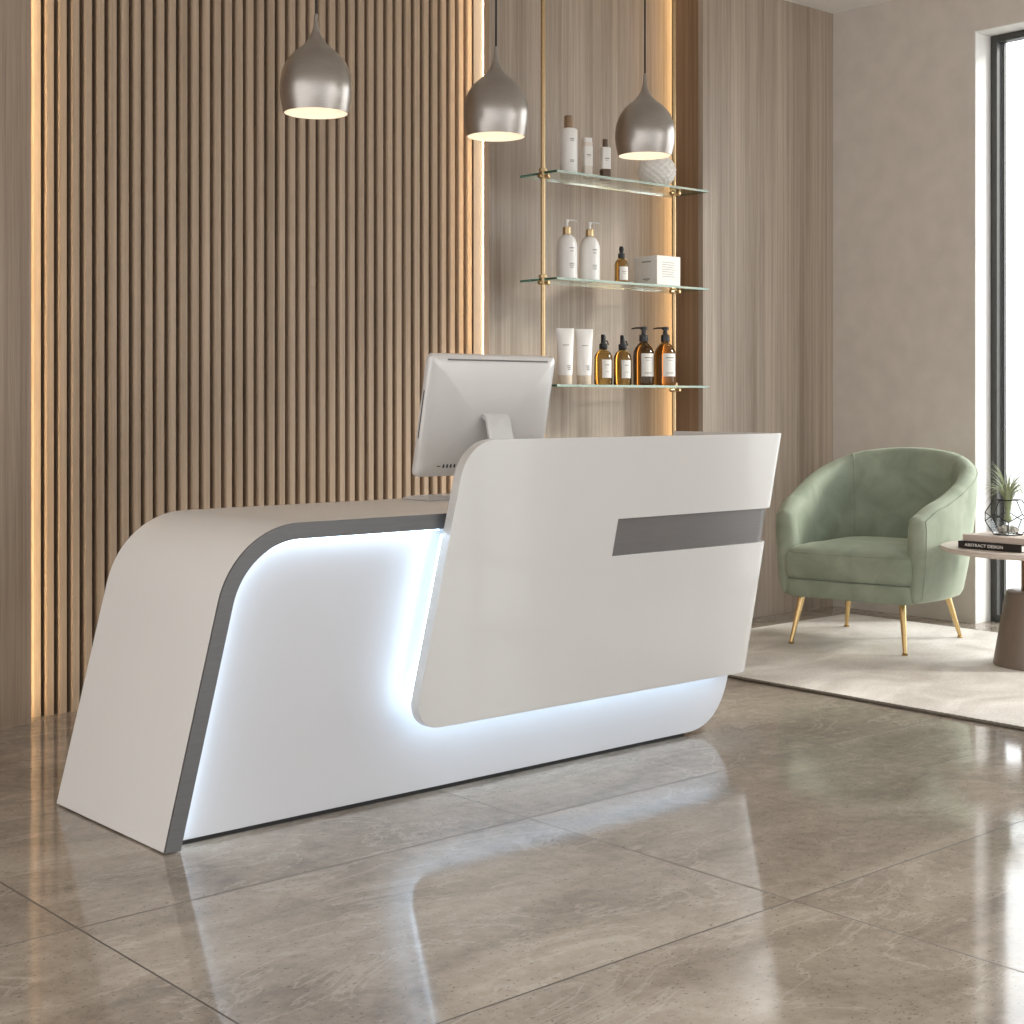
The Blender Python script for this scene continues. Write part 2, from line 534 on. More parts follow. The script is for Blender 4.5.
# veneer panels
t1 = struct(MB().box((-3.0, YP, 0), (2.158, YP + .028, ZC)).build('trim_1', M['veneer_left_shaded'], smooth=0))
MB().box((2.140, 4.9925, .01), (2.156, 4.9945, ZC - .01)).build('light_strip', M['led_warm'], t1, smooth=0)
nb = struct(MB().box((4.205, YN, 0), (5.78, YN + .01, ZC)).build('trim_2', M['veneer'], smooth=0))
rp = MB()
rp.box((5.601, YP, 0), (XR, YP + .03, ZC))
t3 = struct(rp.build('trim_3', M['veneer'], smooth=0))
MB().box((5.603, YP + .03, 0), (5.616, 5.150, ZC)).build('return_panel', M['veneer_brown'], t3, smooth=0)
MB().box((5.695, 5.155, .01), (5.705, 5.215, ZC - .01)).build('light_strip', M['led_gap'], t3, smooth=0)
# fin between slats and niche with its light strip and an added reflector plate
fin = struct(MB().box((4.199, YP, 0), (4.216, 5.23, ZC)).box((4.190, YP, 0), (4.199, 4.970, ZC)).build('trim_4', M['veneer_brown'], smooth=0))
MB().box((4.191, 4.9705, .01), (4.1985, 4.9725, ZC - .01)).build('light_strip', M['led_warm_soft'], fin, smooth=0)
MB().box((4.1970, 4.9735, 0), (4.1990, 5.045, ZC)).build('added_reflector_plate', M['reflector'], fin, smooth=0)  # pale plate added to make the fin's side look brighter

# slatted wall
sl = MB()
sl.box((2.09, YS + .068, 0), (4.198, 5.2, ZC), M['slat_back'])
pitch, x = .0478, 2.1046
k = 0
while x + .031 < 4.1965:
    prof = [(x, YS + .075), (x, YS + .006), (x + .004, YS), (x + .028, YS), (x + .032, YS + .006), (x + .032, YS + .075)]
    lo = [(px, py, .0) for px, py in prof]; hi = [(px, py, ZC) for px, py in prof]
    sl.loft([lo, hi], M['slat'])
    x += pitch
slp = tag(sl.build('slatted_wall_panel', M['slat'], smooth=0),
          'tall panel of narrow vertical oak slats behind the white reception desk', 'wall panel')

# ------------------------------------------------------------------ reception desk
desk = empty('reception_desk', (3.0, 3.55, 0), 'long glossy white reception desk with backlit front and grey edge', 'desk')
DT = Matrix.Translation(-Vector(desk.location))
def dbuild(mb, name, mat, parent=desk, **kw):
    bmesh.ops.transform(mb.bm, matrix=DT, verts=mb.bm.verts[:])
    return mb.build(name, mat, parent, **kw)
KS, ZT = .25, .787
def counter_line(off, zbot, n=16):
    """Outer outline of the counter in (x, z) moved inwards by off."""
    th = math.atan2(1, KS)                     # leg inclination
    R = .247 - off
    cx = 1.770 + KS * ZT + .247 * math.tan(th / 2); cz = ZT - .247
    pts = []
    a0 = th + PI / 2
    for i in range(n + 1):
        a = a0 + (PI / 2 - a0) * i / n
        pts.append((cx + R * math.cos(a), cz + R * math.sin(a)))
    x0 = pts[0][0] - KS * (pts[0][1] - zbot)
    return [(x0, zbot)] + pts
XE = 3.93
o_l = counter_line(0, .004); i_l = counter_line(.042, .004)
def band(y0, y1, mat):
    outer = o_l + [(XE, ZT)]
    inner = [(XE, ZT - .042)] + list(reversed(i_l))
    mb = MB()
    A = [mb.bm.verts.new((x, y0, z)) for x, z in outer]; B = [mb.bm.verts.new((x, y0, z)) for x, z in reversed(inner)]
    C = [mb.bm.verts.new((x, y1, z)) for x, z in outer]; D = [mb.bm.verts.new((x, y1, z)) for x, z in reversed(inner)]
    n = len(A)
    for i in range(n - 1):
        mb.face([A[i], A[i + 1], B[i + 1], B[i]]); mb.face([C[i], D[i], D[i + 1], C[i + 1]])
        mb.face([A[i], C[i], C[i + 1], A[i + 1]]); mb.face([B[i], B[i + 1], D[i + 1], D[i]])
    mb.face([A[0], B[0], D[0], C[0]]); mb.face([A[-1], C[-1], D[-1], B[-1]])
    return mb
dbuild(band(3.306, 3.91, None), 'countertop', M['counter'], bevel=.002, smooth=35)
eb = dbuild(band(3.299, 3.306, None), 'edge_band', M['grey_band'], smooth=35)
eb['label'] = 'grey metal front edge'
# LED along the inside of the edge band
in2 = counter_line(.0425, .02); in3 = counter_line(.0475, .02)
mb = MB()
pa = in2 + [(2.63, ZT - .0425)]; pb = in3 + [(2.63, ZT - .0475)]
mb.loft([[(a[0], 3.312, a[1]), (a[0], 3.336, a[1]), (b[0], 3.336, b[1]), (b[0], 3.312, b[1])] for a, b in zip(pa, pb)])
dbuild(mb, 'light_strip', M['led_white'], smooth=0)
# recessed front body
KR = .254
def xr(z): return 3.901 + KR * (z - .174)
poly = [(p[0], max(p[1], .012)) for p in counter_line(.040, .012)] + [(xr(ZT - .04), ZT - .04)]
# right edge, then large rounded foot
z0 = .19
corner = [(xr(z0), z0)]
P0, P1, P2 = Vector((xr(z0), z0)), Vector((xr(.012) , .012)), Vector((3.70, .012))
for i in range(1, 13):
    t = i / 12
    q = P0 * (1 - t) ** 2 + P1 * 2 * t * (1 - t) + P2 * t * t
    corner.append((q.x, q.y))
dbuild(MB().prism(poly + corner, 3.345, 3.375), 'body', M['white_matte'], bevel=.002, smooth=30)
ped = [(3.35, .012), (3.35, ZT - .044), (xr(ZT - .045) - .03, ZT - .044)] + [(a - .01, b) for a, b in corner]
dbuild(MB().prism(ped, 3.3755, 3.80), 'pedestal', M['white_matte'], smooth=30)
dbuild(MB().box((1.83, 3.352, 0), (3.69, 3.372, .0125)), 'plinth', M['plinth'], smooth=0)
# raised front panel wrapping round the right end
ZL, ZH, W, RB, YF = .203, .9935, 1.432, .075, 3.25
YB = 3.76
def XL(z): return 2.489 + .247 * (z - ZL)
UEND = (W - RB) + RB * PI / 2 + (YB - YF - RB)
def wrap(u, z, n):
    x0 = XL(z)
    if u <= W - RB: return (x0 + u, YF + n, z)
    a = (u - (W - RB)) / RB
    if a <= PI / 2:
        return (x0 + W - RB + (RB - n) * math.sin(a), YF + RB - (RB - n) * math.cos(a), z)
    return (x0 + W - n, YF + RB + (u - (W - RB) - RB * PI / 2), z)
US, SZ0, SZ1 = .658, .629, .742
def sheet(us, zlo, zhi, rows, n0, n1, skip):
    mb = MB()
    G = {}
    def V(i, j, k):
        if (i, j, k) not in G:
            u = us[i]; z = [zlo(u)] + rows + [zhi(u)]
            G[(i, j, k)] = mb.bm.verts.new(wrap(u, z[j], (n0, n1)[k]))
        return G[(i, j, k)]
    nr = len(rows) + 1; nc = len(us) - 1
    occ = lambda i, j: 0 <= i < nc and 0 <= j < nr and not skip(.5 * (us[i] + us[i + 1]), j)
    for i in range(nc):
        for j in range(nr):
            if not occ(i, j): continue
            mb.face([V(i, j, 0), V(i + 1, j, 0), V(i + 1, j + 1, 0), V(i, j + 1, 0)])
            mb.face([V(i, j, 1), V(i, j + 1, 1), V(i + 1, j + 1, 1), V(i + 1, j, 1)])
            if not occ(i - 1, j): mb.face([V(i, j, 0), V(i, j + 1, 0), V(i, j + 1, 1), V(i, j, 1)])
            if not occ(i + 1, j): mb.face([V(i + 1, j, 0), V(i + 1, j, 1), V(i + 1, j + 1, 1), V(i + 1, j + 1, 0)])
            if not occ(i, j - 1): mb.face([V(i, j, 0), V(i, j, 1), V(i + 1, j, 1), V(i + 1, j, 0)])
            if not occ(i, j + 1): mb.face([V(i, j + 1, 0), V(i + 1, j + 1, 0), V(i + 1, j + 1, 1), V(i, j + 1, 1)])
    return mb
RT, RBm = .10, .09
us = [RT * (1 - math.cos(PI / 2 * i / 12)) for i in range(13)]
us += [.3, US, 1.0, W - RB] + [W - RB + RB * PI / 2 * i / 10 for i in range(1, 11)] + [UEND]
zlo = lambda u: ZL + (RBm - math.sqrt(max(0, RBm ** 2 - (RBm - min(u, RBm)) ** 2)))
zhi = lambda u: ZH - (RT - math.sqrt(max(0, RT ** 2 - (RT - min(u, RT)) ** 2)))
TP = .034
dbuild(sheet(us, zlo, zhi, [SZ0, SZ1], 0, TP, lambda u, j: j == 1 and u > US), 'raised_panel', M['white_gloss'], bevel=.002, smooth=30)
us2 = [US - .02, 1.0, W - RB] + [W - RB + RB * PI / 2 * i / 10 for i in range(1, 11)] + [UEND - .003]
si = dbuild(sheet(us2, lambda u: SZ0 - .012, lambda u: SZ1 + .012, [], .014, .028, lambda u, j: False), 'slot_inlay', M['grey_slot'], smooth=30)
si['label'] = 'recessed grey inlay strip'
# LED behind the raised panel's left and bottom edges (a ribbon following the rounded corner)
def ribbon(off, u_end):
    pts = []
    for i in range(24):                        # down the left edge
        z = .95 - (.95 - (ZL + .11)) * i / 23
        pts.append((XL(z) + off, z))
    for i in range(1, 13):
        a = PI + PI / 2 * i / 12
        r = .11 - off
        z = ZL + .11 + r * math.sin(a)
        pts.append((XL(z) + .11 + r * math.cos(a), z))
    pts.append((XL(ZL + off) + u_end, ZL + off))
    return pts
ra, rb_ = ribbon(.013, 1.35), ribbon(.019, 1.35)
sel = [k for k in range(len(ra)) if ra[k][1] < .742]
mb = MB()
mb.loft([[(ra[k][0], 3.2845, ra[k][1]), (ra[k][0], 3.308, ra[k][1]), (rb_[k][0], 3.308, rb_[k][1]), (rb_[k][0], 3.2845, rb_[k][1])] for k in sel])
dbuild(mb, 'light_strip', M['led_panel'], smooth=0)
# mounting blocks that carry the raised panel
for xx in (2.9, 3.3, 3.7):
    dbuild(MB().box((xx, 3.2839, .35), (xx + .06, 3.3455, .55)), 'mounting_block', M['white_matte'], smooth=0)

# ------------------------------------------------------------------ monitor and keyboard on the counter
mon = empty('computer_monitor', (3.066, 3.62, ZT + .001), 'silver computer monitor seen from behind on the white desk counter', 'monitor')
tilt = math.radians(11.8)
# local frame of the casing: x right, y towards the screen side, z up; bottom edge at z=.093
MT = Matrix.Translation((0, .043, .083)) @ Matrix.Rotation(tilt, 4, 'X')
mw, mh = .515, .384
def rrect(w2, h2, r, n=6):
    pts = []
    for cx, cz, a0 in ((w2 - r, h2 - r, 0), (-w2 + r, h2 - r, PI / 2), (-w2 + r, -h2 + r, PI), (w2 - r, -h2 + r, 1.5 * PI)):
        for i in range(n + 1):
            a = a0 + PI / 2 * i / n
            pts.append((cx + r * math.cos(a), cz + r * math.sin(a)))
    return pts
mb = MB()
rings = []
for ins, y in ((.004, .016), (0, .012), (0, -.004), (.006, -.012), (.03, -.019), (.08, -.027), (.13, -.032), (.17, -.034)):
    rings.append([MT @ Vector((x, y, z + mh / 2)) for x, z in rrect(mw / 2 - ins, mh / 2 - ins, max(.018 - ins * .2, .006))])
mb.loft(rings)
case = mb.build('casing', M['silver'], mon, smooth=40)
mb = MB(); mb.loft([[MT @ Vector((x, y, z + mh / 2)) for x, z in rrect(mw / 2 - .006, mh / 2 - .006, .014)] for y in (.0161, .018)])
mb.build('screen', M['screen'], mon, smooth=0)
mb = MB(); mb.box((-.195, -.0175, mh - .0165), (.215, -.010, mh - .0125), None, MT); mb.build('vent_slot', M['grey_slot_line'], case, smooth=0)
mb = MB()
for i in range(7):
    xx = -.180 + i * .0145 + (0 if i else -.008)
    hh = (.0025 if i == 0 else .011)
    ww = .013 if i == 0 else .0052
    mb.box((xx, -.0215, .036 - hh / 2), (xx + ww, -.012, .036 + hh / 2), None, MT)
mb.build('port_row', M['dark_slot'], case, smooth=0)
mb = MB(); mb.box((-mw / 2 - .0006, 0, .12), (-mw / 2 + .002, .004, .27), None, MT); mb.build('side_slot', M['dark_slot'], case, smooth=0)
# stand: angled plate, bent into a foot
mb = MB()
prof = [(-.030, .275), (-.048, .273), (-.058, .260), (-.064, .23), (-.128, .016), (-.125, .004), (-.112, 0), (.075, 0)]
back = [(y, z) for y, z in prof]
fw = [(.075, .007), (-.108, .008), (-.117, .017), (-.054, .222), (-.048, .252), (-.030, .262)]
poly = back + fw
a = [mb.bm.verts.new((-.048, y, z)) for y, z in poly]; b = [mb.bm.verts.new((.048, y, z)) for y, z in poly]
n = len(a); mb.face(a); mb.face(list(reversed(b)))
for i in range(n): mb.face([a[i], b[i], b[(i + 1) % n], a[(i + 1) % n]])
mb.build('stand', M['silver_metal'], mon, bevel=.0015, smooth=40)

kb = empty('keyboard', (3.145, 3.812, ZT + .001), 'slim white keyboard lying on the counter behind the monitor', 'keyboard')
mb = MB()
poly = [(-.065, 0), (.065, 0), (.065, .006), (-.055, .016), (-.065, .014)]
a = [mb.bm.verts.new((-.215, y, z)) for y, z in poly]; b = [mb.bm.verts.new((.215, y, z)) for y, z in poly]
n = len(a); mb.face(a); mb.face(list(reversed(b)))
for i in range(n): mb.face([a[i], b[i], b[(i + 1) % n], a[(i + 1) % n]])
mb.build('body', M['silver'], kb, bevel=.0015, smooth=0)
mb = MB()
KT = Matrix.Translation((0, .005, .0112)) @ Matrix.Rotation(-math.atan2(.010, .12), 4, 'X')
for r in range(5):
    for c in range(14):
        x0 = -.205 + c * .0294; y0 = -.052 + r * .0212
        mb.box((x0, y0, 0), (x0 + .0262, y0 + .018, .003), None, KT)
kk = mb.build('keys', M['plastic_white'], kb, smooth=0); kk['kind'] = 'stuff'

# ------------------------------------------------------------------ pendant lamps
zs = [(6, 45), (7.5, 60), (9, 75), (11, 88), (14, 100), (18.5, 113), (25, 125), (34, 138), (46.5, 151), (58, 161), (69, 170), (87, 188), (105, 214), (116, 244), (121.5, 275), (123, 302), (121, 330), (116, 358), (110, 385)]
S = .000840
def make_pendant(loc, label):
    root = empty('pendant_lamp', loc, label, 'lamp', 'pendant lamps above the reception desk')
    H = (385 - 45) * S * .97
    prof_o = [(r * S, (385 - z) * S * .97) for r, z in zs]
    prof_i = [((r - 3.2) * S if r > 10 else r * .5 * S, (385 - z) * S * .97 - (.0 if z > 380 else .002)) for r, z in zs]
    mb = MB()
    n = 40
    ring = lambda r, z: [(r * math.cos(2 * PI * i / n), r * math.sin(2 * PI * i / n), z) for i in range(n)]
    mb.loft([ring(r, z) for r, z in prof_o], M['steel'], cap=False)
    mb.loft([ring(r, z) for r, z in prof_i], M['shade_inner'], cap=False)
    mb.loft([ring(*prof_o[-1]), ring(*prof_i[-1])], M['steel'], cap=False)
    bmesh.ops.remove_doubles(mb.bm, verts=mb.bm.verts[:], dist=1e-5)
    mb.build('shade', M['steel'], root, smooth=60)
    mb = MB(); mb.lathe([(.0, .078), (.016, .076), (.026, .066), (.030, .052), (.026, .036), (.014, .027), (.0, .025)], n=20, cap=False)
    mb.build('bulb', M['bulb'], root, smooth=80)
    MB().lathe([(.013, .076), (.014, .13), (.010, .14)], n=16).build('socket', M['steel'], root, smooth=40)
    top = ZC - loc[2]
    MB().lathe([(.0032, H - .012), (.0032, top - .02)], n=8).build('cord', M['cord'], root, smooth=60)
    MB().lathe([(.006, H - .003), (.0062, H + .004), (.0045, H + .007)], n=14).build('cord_grip', M['steel'], root, smooth=40)
    MB().lathe([(.012, top - .028), (.05, top - .024), (.052, top)], n=28).build('ceiling_cap', M['steel'], root, smooth=40)
    return root
p1 = make_pendant((2.410, 3.6, 1.924), 'brushed metal pendant lamp before the slats, leftmost of the three')
copy_l = [((3.087, 3.6, 1.936), 'brushed metal pendant lamp at the slats\' right edge, middle of the three'),
          ((3.763, 3.6, 1.948), 'brushed metal pendant lamp in front of the glass shelves, rightmost of the three')]
for loc, lb in copy_l:
    make_pendant(loc, lb)

# ------------------------------------------------------------------ glass shelving unit
SX0, SX1, SY0, SY1 = 4.516, 5.518, 4.854, 5.100
RX0, RX1, RY = 4.516, 5.371, 4.946
ZG = .0012                                     # products stand this far above the glass (contact)
ZSH = [1.178, 1.651, 2.124]                  # upper faces of the shelves
sh = empty('glass_shelving_unit', (5.0, RY, 0), 'glass shelves on two slim brass poles standing in the wood niche', 'shelving')
ST = Matrix.Translation(-Vector(sh.location))
def sbuild(mb, name, mat, parent=sh, **kw):
    bmesh.ops.transform(mb.bm, matrix=ST, verts=mb.bm.verts[:])
    return mb.build(name, mat, parent, **kw)
for X in (RX0 - .0, RX1):
    mb = MB(); mb.lathe([(.0105, 0), (.0105, ZC)], (X, RY, 0), 16); sbuild(mb, 'pole', M['brass'], smooth=60)
for z in ZSH:
    mb = MB()
    t = .010
    v = [mb.bm.verts.new(p) for p in ((SX0, SY0, z - t), (SX1, SY0, z - t), (SX1, SY1, z - t), (SX0, SY1, z - t), (SX0, SY0, z), (SX1, SY0, z), (SX1, SY1, z), (SX0, SY1, z))]
    g, e, d = M['shelf_glass'], M['shelf_edge'], M['shelf_edge_dark']
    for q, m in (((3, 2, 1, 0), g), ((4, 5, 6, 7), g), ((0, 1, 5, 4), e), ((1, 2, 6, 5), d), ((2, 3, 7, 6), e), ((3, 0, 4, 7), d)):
        mb.face([v[i] for i in q], m)
    sbuild(mb, 'glass_shelf', g, smooth=0)
    for X in (RX0, RX1):
        mb = MB()
        mb.lathe([(.012, -.030), (.019, -.029), (.019, -.0105)], (X, RY, z), 18)
        mb.lathe([(.019, .0005), (.019, .014), (.012, .016)], (X, RY, z), 18)
        mb.tube([(X - .032, RY - .006, z - .020), (X + .032, RY - .006, z - .020)], .009, 12)
        mb.tube([(X, RY - .04, z - .020), (X, RY + .02, z - .020)], .008, 12)
        sbuild(mb, 'clamp', M['brass'], bevel=.001, smooth=40)

# ------------------------------------------------------------------ products on the shelves
def arc_patch(mb, r, z0, z1, a0, a1, mat, n=12, t=.0006):
    """thin curved label on a round bottle; angles in degrees"""
    R0, R1 = r + .0002, r + t
    rings = []
    for i in range(n + 1):
        a = math.radians(a0 + (a1 - a0) * i / n)
        c, s = math.cos(a), math.sin(a)
        rings.append([(R0 * c, R0 * s, z0), (R1 * c, R1 * s, z0), (R1 * c, R1 * s, z1), (R0 * c, R0 * s, z1)])
    mb.loft(rings, mat)
def ink_lines(mb, r, rows, ac, mat, t=.0011):
    for z, half, h in rows:
        arc_patch(mb, r, z - h / 2, z + h / 2, ac - half, ac + half, mat, 6, t)
LA = 250                                       # labels look a little towards the desk's front side
def bottle_tall(loc, label):
    root = empty('lotion_bottle', loc, label, 'bottle')
    mb = MB(); mb.lathe([(.037, 0), (.040, .004), (.040, .202), (.037, .210), (.028, .214), (.020, .215)], n=32); mb.build('body', M['plastic_white'], root, smooth=40)
    MB().lathe([(.0185, .214), (.0195, .216), (.0195, .270), (.0175, .272)], n=24).build('cap', M['wood_cap'], root, smooth=40)
    mb = MB(); ink_lines(mb, .040, [(.162, 15, .004), (.154, 11, .003), (.066, 14, .003), (.060, 14, .003)], LA, M['ink']); mb.build('lettering', M['ink'], root, smooth=60)
def bottle_square(loc, label, h, w, cap_h, lz0, lz1, low):
    root = empty('sample_bottle', loc, label, 'bottle')
    R = Matrix.Rotation(math.radians(-22), 4, 'Z')
    bh = h - cap_h
    def sq(s, z): return [R @ Vector((x, y, z)) for x, y in rrect(s, s, s * .35, 4)]
    if low:
        mb = MB(); mb.loft([sq(w * .95, 0), sq(w, .003), sq(w, lz0)]); mb.build('base', M['dark_cap'], root, smooth=40)
        mb = MB(); mb.loft([sq(w, lz0 + .0005), sq(w, bh - .004), sq(w * .85, bh)]); mb.build('body', M['plastic_white'], root, smooth=40)
        MB().lathe([(w * .55, bh), (w * .58, bh + .002), (w * .58, h - .002), (w * .5, h)], n=20).build('cap', M['dark_cap'], root, smooth=40)
    else:
        mb = MB(); mb.loft([sq(w * .95, 0), sq(w, .003), sq(w, bh), sq(w * .9, bh + .001)]); mb.build('body', M['frosted'], root, smooth=40)
        mb = MB(); mb.loft([sq(w * .93, bh + .0015), sq(w * .93, h - .002), sq(w * .85, h)]); mb.build('cap', M['plastic_white'], root, smooth=40)
        mb = MB(); mb.loft([sq(w + .0008, lz0), sq(w + .0008, lz1)]); mb.build('label', M['paper'], root, smooth=40)
    mb = MB()
    zc = lz0 + (lz1 - lz0) * .55
    mb.box((-w * .5, -w - .0016, zc - .0022), (w * .5, -w - .0005, zc + .0022), None, R)
    mb.box((-w * .3, -w - .0016, zc - .010), (w * .3, -w - .0005, zc - .0085), None, R)
    mb.build('lettering', M['ink'], root, smooth=0)
bottle_tall((4.688, 4.962, ZSH[2] + ZG), 'tall white bottle with a wooden cap on the top glass shelf')
bottle_square((4.805, 4.962, ZSH[2] + ZG), 'small frosted bottle with white label beside the wooden-capped bottle', .184, .0205, .02, .055, .145, False)
bottle_square((4.921, 4.962, ZSH[2] + ZG), 'slim white bottle with brown cap and brown base on top shelf', .192, .0215, .038, .052, .14, True)

vz = empty('textured_vase', (5.268, 4.962, ZSH[2] + ZG), 'round white vase with relief pattern at the top shelf\'s right end', 'vase')
mb = MB()
nn, rows = 112, 26
rings = []
for j in range(rows + 1):
    t = j / rows
    ang = -PI / 2 * .82 + (PI / 2 * .82 + PI / 2 * .72) * t
    r0 = .0875 * math.cos(ang); z = .086 + .082 * math.sin(ang)
    ring = []
    for i in range(nn):
        a = 2 * PI * i / nn
        k = .0075 * math.cos(14 * a + (PI if j % 4 < 2 else 0)) * (1 if 2 < j < rows - 1 else 0) * math.sin(PI * ((j % 2) + .5) / 2)
        ring.append(((r0 + k) * math.cos(a), (r0 + k) * math.sin(a), z - .0185 + .0))
    rings.append(ring)
zb = min(p[2] for p in rings[0])
rings = [[(x, y, z - zb) for x, y, z in r] for r in rings]
mb.loft(rings, cap=False)
mb.face([mb.bm.verts.new(p) for p in rings[0]])
r_in = [[(x * .9, y * .9, z - .002) for x, y, z in rings[-1]], [(x * .85, y * .85, z - .05) for x, y, z in rings[-1]]]
mb.loft([rings[-1], r_in[0], r_in[1]], cap=False)
bmesh.ops.remove_doubles(mb.bm, verts=mb.bm.verts[:], dist=1e-5)
mb.build('vase_body', M['vase_white'], vz, smooth=70)

def spout(mb, z, length, ang, r=.0042):
    c, s = math.cos(math.radians(ang)), math.sin(math.radians(ang))
    mb.tube([(-.010 * c, -.010 * s, z), (0, 0, z + .001), (length * .7 * c, length * .7 * s, z), (length * c, length * s, z - .004)], [r * 1.1, r * 1.3, r, r * .8], 10)
def pump_bottle(loc, label):
    root = empty('pump_bottle', loc, label, 'bottle', 'white pump bottles on the middle shelf')
    mb = MB(); mb.lathe([(.042, 0), (.047, .005), (.0475, .012), (.0475, .148), (.0455, .165), (.040, .182), (.031, .196), (.020, .204), (.016, .207)], n=36); mb.build('body', M['plastic_white'], root, smooth=50)
    MB().lathe([(.0165, .206), (.0185, .208), (.0185, .238), (.016, .240)], n=24).build('collar', M['brass'], root, smooth=40)
    mb = MB(); mb.lathe([(.0055, .239), (.0055, .262), (.0105, .263), (.0105, .272), (.006, .274)], n=16)
    spout(mb, .269, .046, -48); mb.build('pump', M['plastic_white'], root, smooth=50)
    mb = MB(); ink_lines(mb, .0475, [(.142, 14, .0045), (.128, 10, .003), (.072, 15, .003), (.064, 15, .003), (.055, 13, .003)], LA + 6, M['ink']); mb.build('lettering', M['ink'], root, smooth=60)
    return root
pump_bottle((4.677, 4.962, ZSH[1] + ZG), 'white pump bottle on middle shelf, next to the left brass pole')
pump_bottle((4.821, 4.962, ZSH[1] + ZG), 'white pump bottle on middle shelf, nearer the small dropper bottle')

def label_on(root, r, z0, z1, half, rows, ac=LA):
    mb = MB(); arc_patch(mb, r, z0, z1, ac - half, ac + half, M['paper']); lo = mb.build('label', M['paper'], root, smooth=60)
    mb = MB(); ink_lines(mb, r, rows, ac, M['ink']); mb.build('lettering', M['ink'], lo, smooth=60)
dr = empty('dropper_bottle', (5.016, 4.95, ZSH[1] + ZG), 'little amber dropper bottle with black top on middle shelf', 'bottle')
mb = MB(); mb.lathe([(.028, 0), (.0320, .004), (.0325, .010), (.0325, .088), (.030, .100), (.022, .112), (.0135, .118), (.0135, .126)], n=32); mb.build('body', M['amber'], dr, smooth=50)
MB().lathe([(.0145, .1185), (.0165, .120), (.0165, .140), (.010, .143), (.009, .150), (.0115, .155), (.0115, .165), (.008, .174)], n=20).build('dropper', M['black_plastic'], dr, smooth=50)
label_on(dr, .0325, .016, .078, 40, [(.055, 18, .003), (.046, 14, .002)])

bx = empty('product_box', (5.2585, 4.9525, ZSH[1] + ZG), 'square white carton with faint print at the middle shelf\'s right end', 'box')
mb = MB(); mb.box((-.0805, -.0775, 0), (.0805, .0775, .139)); mb.build('carton', M['paper'], bx, bevel=.0015, smooth=0)
mb = MB()
for z, half, h in ((.112, .030, .006), (.030, .022, .006), (.022, .012, .003)):
    mb.box((-.0812, -.008 - half, z - h / 2), (-.0803, -.008 + half, z + h / 2))
for i in range(7):
    z = .108 - i * .011
    mb.box((-.045, -.0782, z - .001), (.040 - .006 * (i % 3), -.0773, z + .001))
mb.build('lettering', M['ink'], bx, smooth=0)

def tube_pack(loc, label, h):
    root = empty('cream_tube', loc, label, 'tube', 'white cream tubes on the bottom shelf')
    R = Matrix.Rotation(math.radians(-30), 4, 'Z')
    def ell(a, b, z, n=28): return [R @ Vector((a * math.cos(2 * PI * i / n), b * math.sin(2 * PI * i / n), z)) for i in range(n)]
    mb = MB()
    mb.loft([ell(.032, .030, .0415), ell(.0335, .030, .05), ell(.036, .024, .12), ell(.039, .012, .20), ell(.041, .0035, h - .018), ell(.0415, .0022, h)])
    mb.build('body', M['plastic_white'], root, smooth=50)
    mb = MB(); mb.loft([ell(.0305, .028, 0), ell(.0315, .029, .002), ell(.0315, .029, .0405)]); mb.build('cap', M['beige_plastic'], root, smooth=40)
    mb = MB()
    def yb(z):                                # front surface of the tube at height z
        pts = ((.05, .030), (.12, .024), (.20, .012), (h, .003))
        for (z0, b0), (z1, b1) in zip(pts, pts[1:]):
            if z <= z1: return b0 + (b1 - b0) * (z - z0) / (z1 - z0)
        return .003
    for z, x0, x1, hh in ((.178, -.014, .014, .003), (.085, .002, .022, .0025), (.076, .004, .02, .0025), (.068, .006, .02, .0025)):
        y = -yb(z) - .0004
        mb.box((x0, y - .0006, z - hh / 2), (x1, y + .004, z + hh / 2), None, R)
    mb.build('lettering', M['ink'], root, smooth=0)
tube_pack((4.660, 4.955, ZSH[0] + ZG), 'white cream tube standing on its cap, next to the left brass pole', .254)
tube_pack((4.779, 4.955, ZSH[0] + ZG), 'white cream tube standing on its cap, beside the amber bottles', .254)

def spray_bottle(loc, label):
    root = empty('amber_spray_bottle', loc, label, 'bottle', 'small amber bottles on the bottom shelf')
    mb = MB(); mb.lathe([(.038, 0), (.0425, .005), (.0425, .120), (.0405, .134), (.034, .148), (.023, .159), (.015, .164), (.015, .168)], n=36); mb.build('body', M['amber'], root, smooth=50)
    mb = MB(); mb.lathe([(.0185, .164), (.0195, .166), (.0195, .190), (.0115, .194), (.0115, .230), (.010, .233)], n=24)
    mb.tube([(0, 0, .205), (.014, -.012, .203), (.019, -.016, .185)], .0035, 8); mb.build('sprayer', M['black_plastic'], root, smooth=50)
    label_on(root, .0425, .032, .116, 33, [(.092, 14, .003), (.060, 12, .002)], LA + 2)
spray_bottle((4.909, 4.962, ZSH[0] + ZG), 'small amber spray bottle on bottom shelf, beside the cream tubes')
spray_bottle((5.035, 4.962, ZSH[0] + ZG), 'small amber spray bottle on bottom shelf, beside the larger pump bottles')
def amber_pump(loc, label, mat):
    root = empty('amber_pump_bottle', loc, label, 'bottle', 'large amber pump bottles on the bottom shelf')
    mb = MB(); mb.lathe([(.046, 0), (.0510, .005), (.0515, .012), (.0515, .142), (.0490, .160), (.041, .178), (.029, .193), (.018, .202), (.0165, .214)], n=36); mb.build('body', mat, root, smooth=50)
    mb = MB(); mb.lathe([(.0185, .206), (.0215, .208), (.0215, .238), (.011, .243), (.010, .262), (.0165, .263), (.0165, .276), (.010, .279)], n=24)
    spout(mb, .272, .058, 140, .004); mb.build('pump', M['black_plastic'], root, smooth=50)
    label_on(root, .0515, .042, .150, 38, [(.130, 22, .005), (.118, 14, .002), (.060, 20, .002), (.054, 18, .002)], LA)
amber_pump((5.178, 4.962, ZSH[0] + ZG), 'large dark amber pump bottle, left of the pair on bottom shelf', M['amber_dark'])
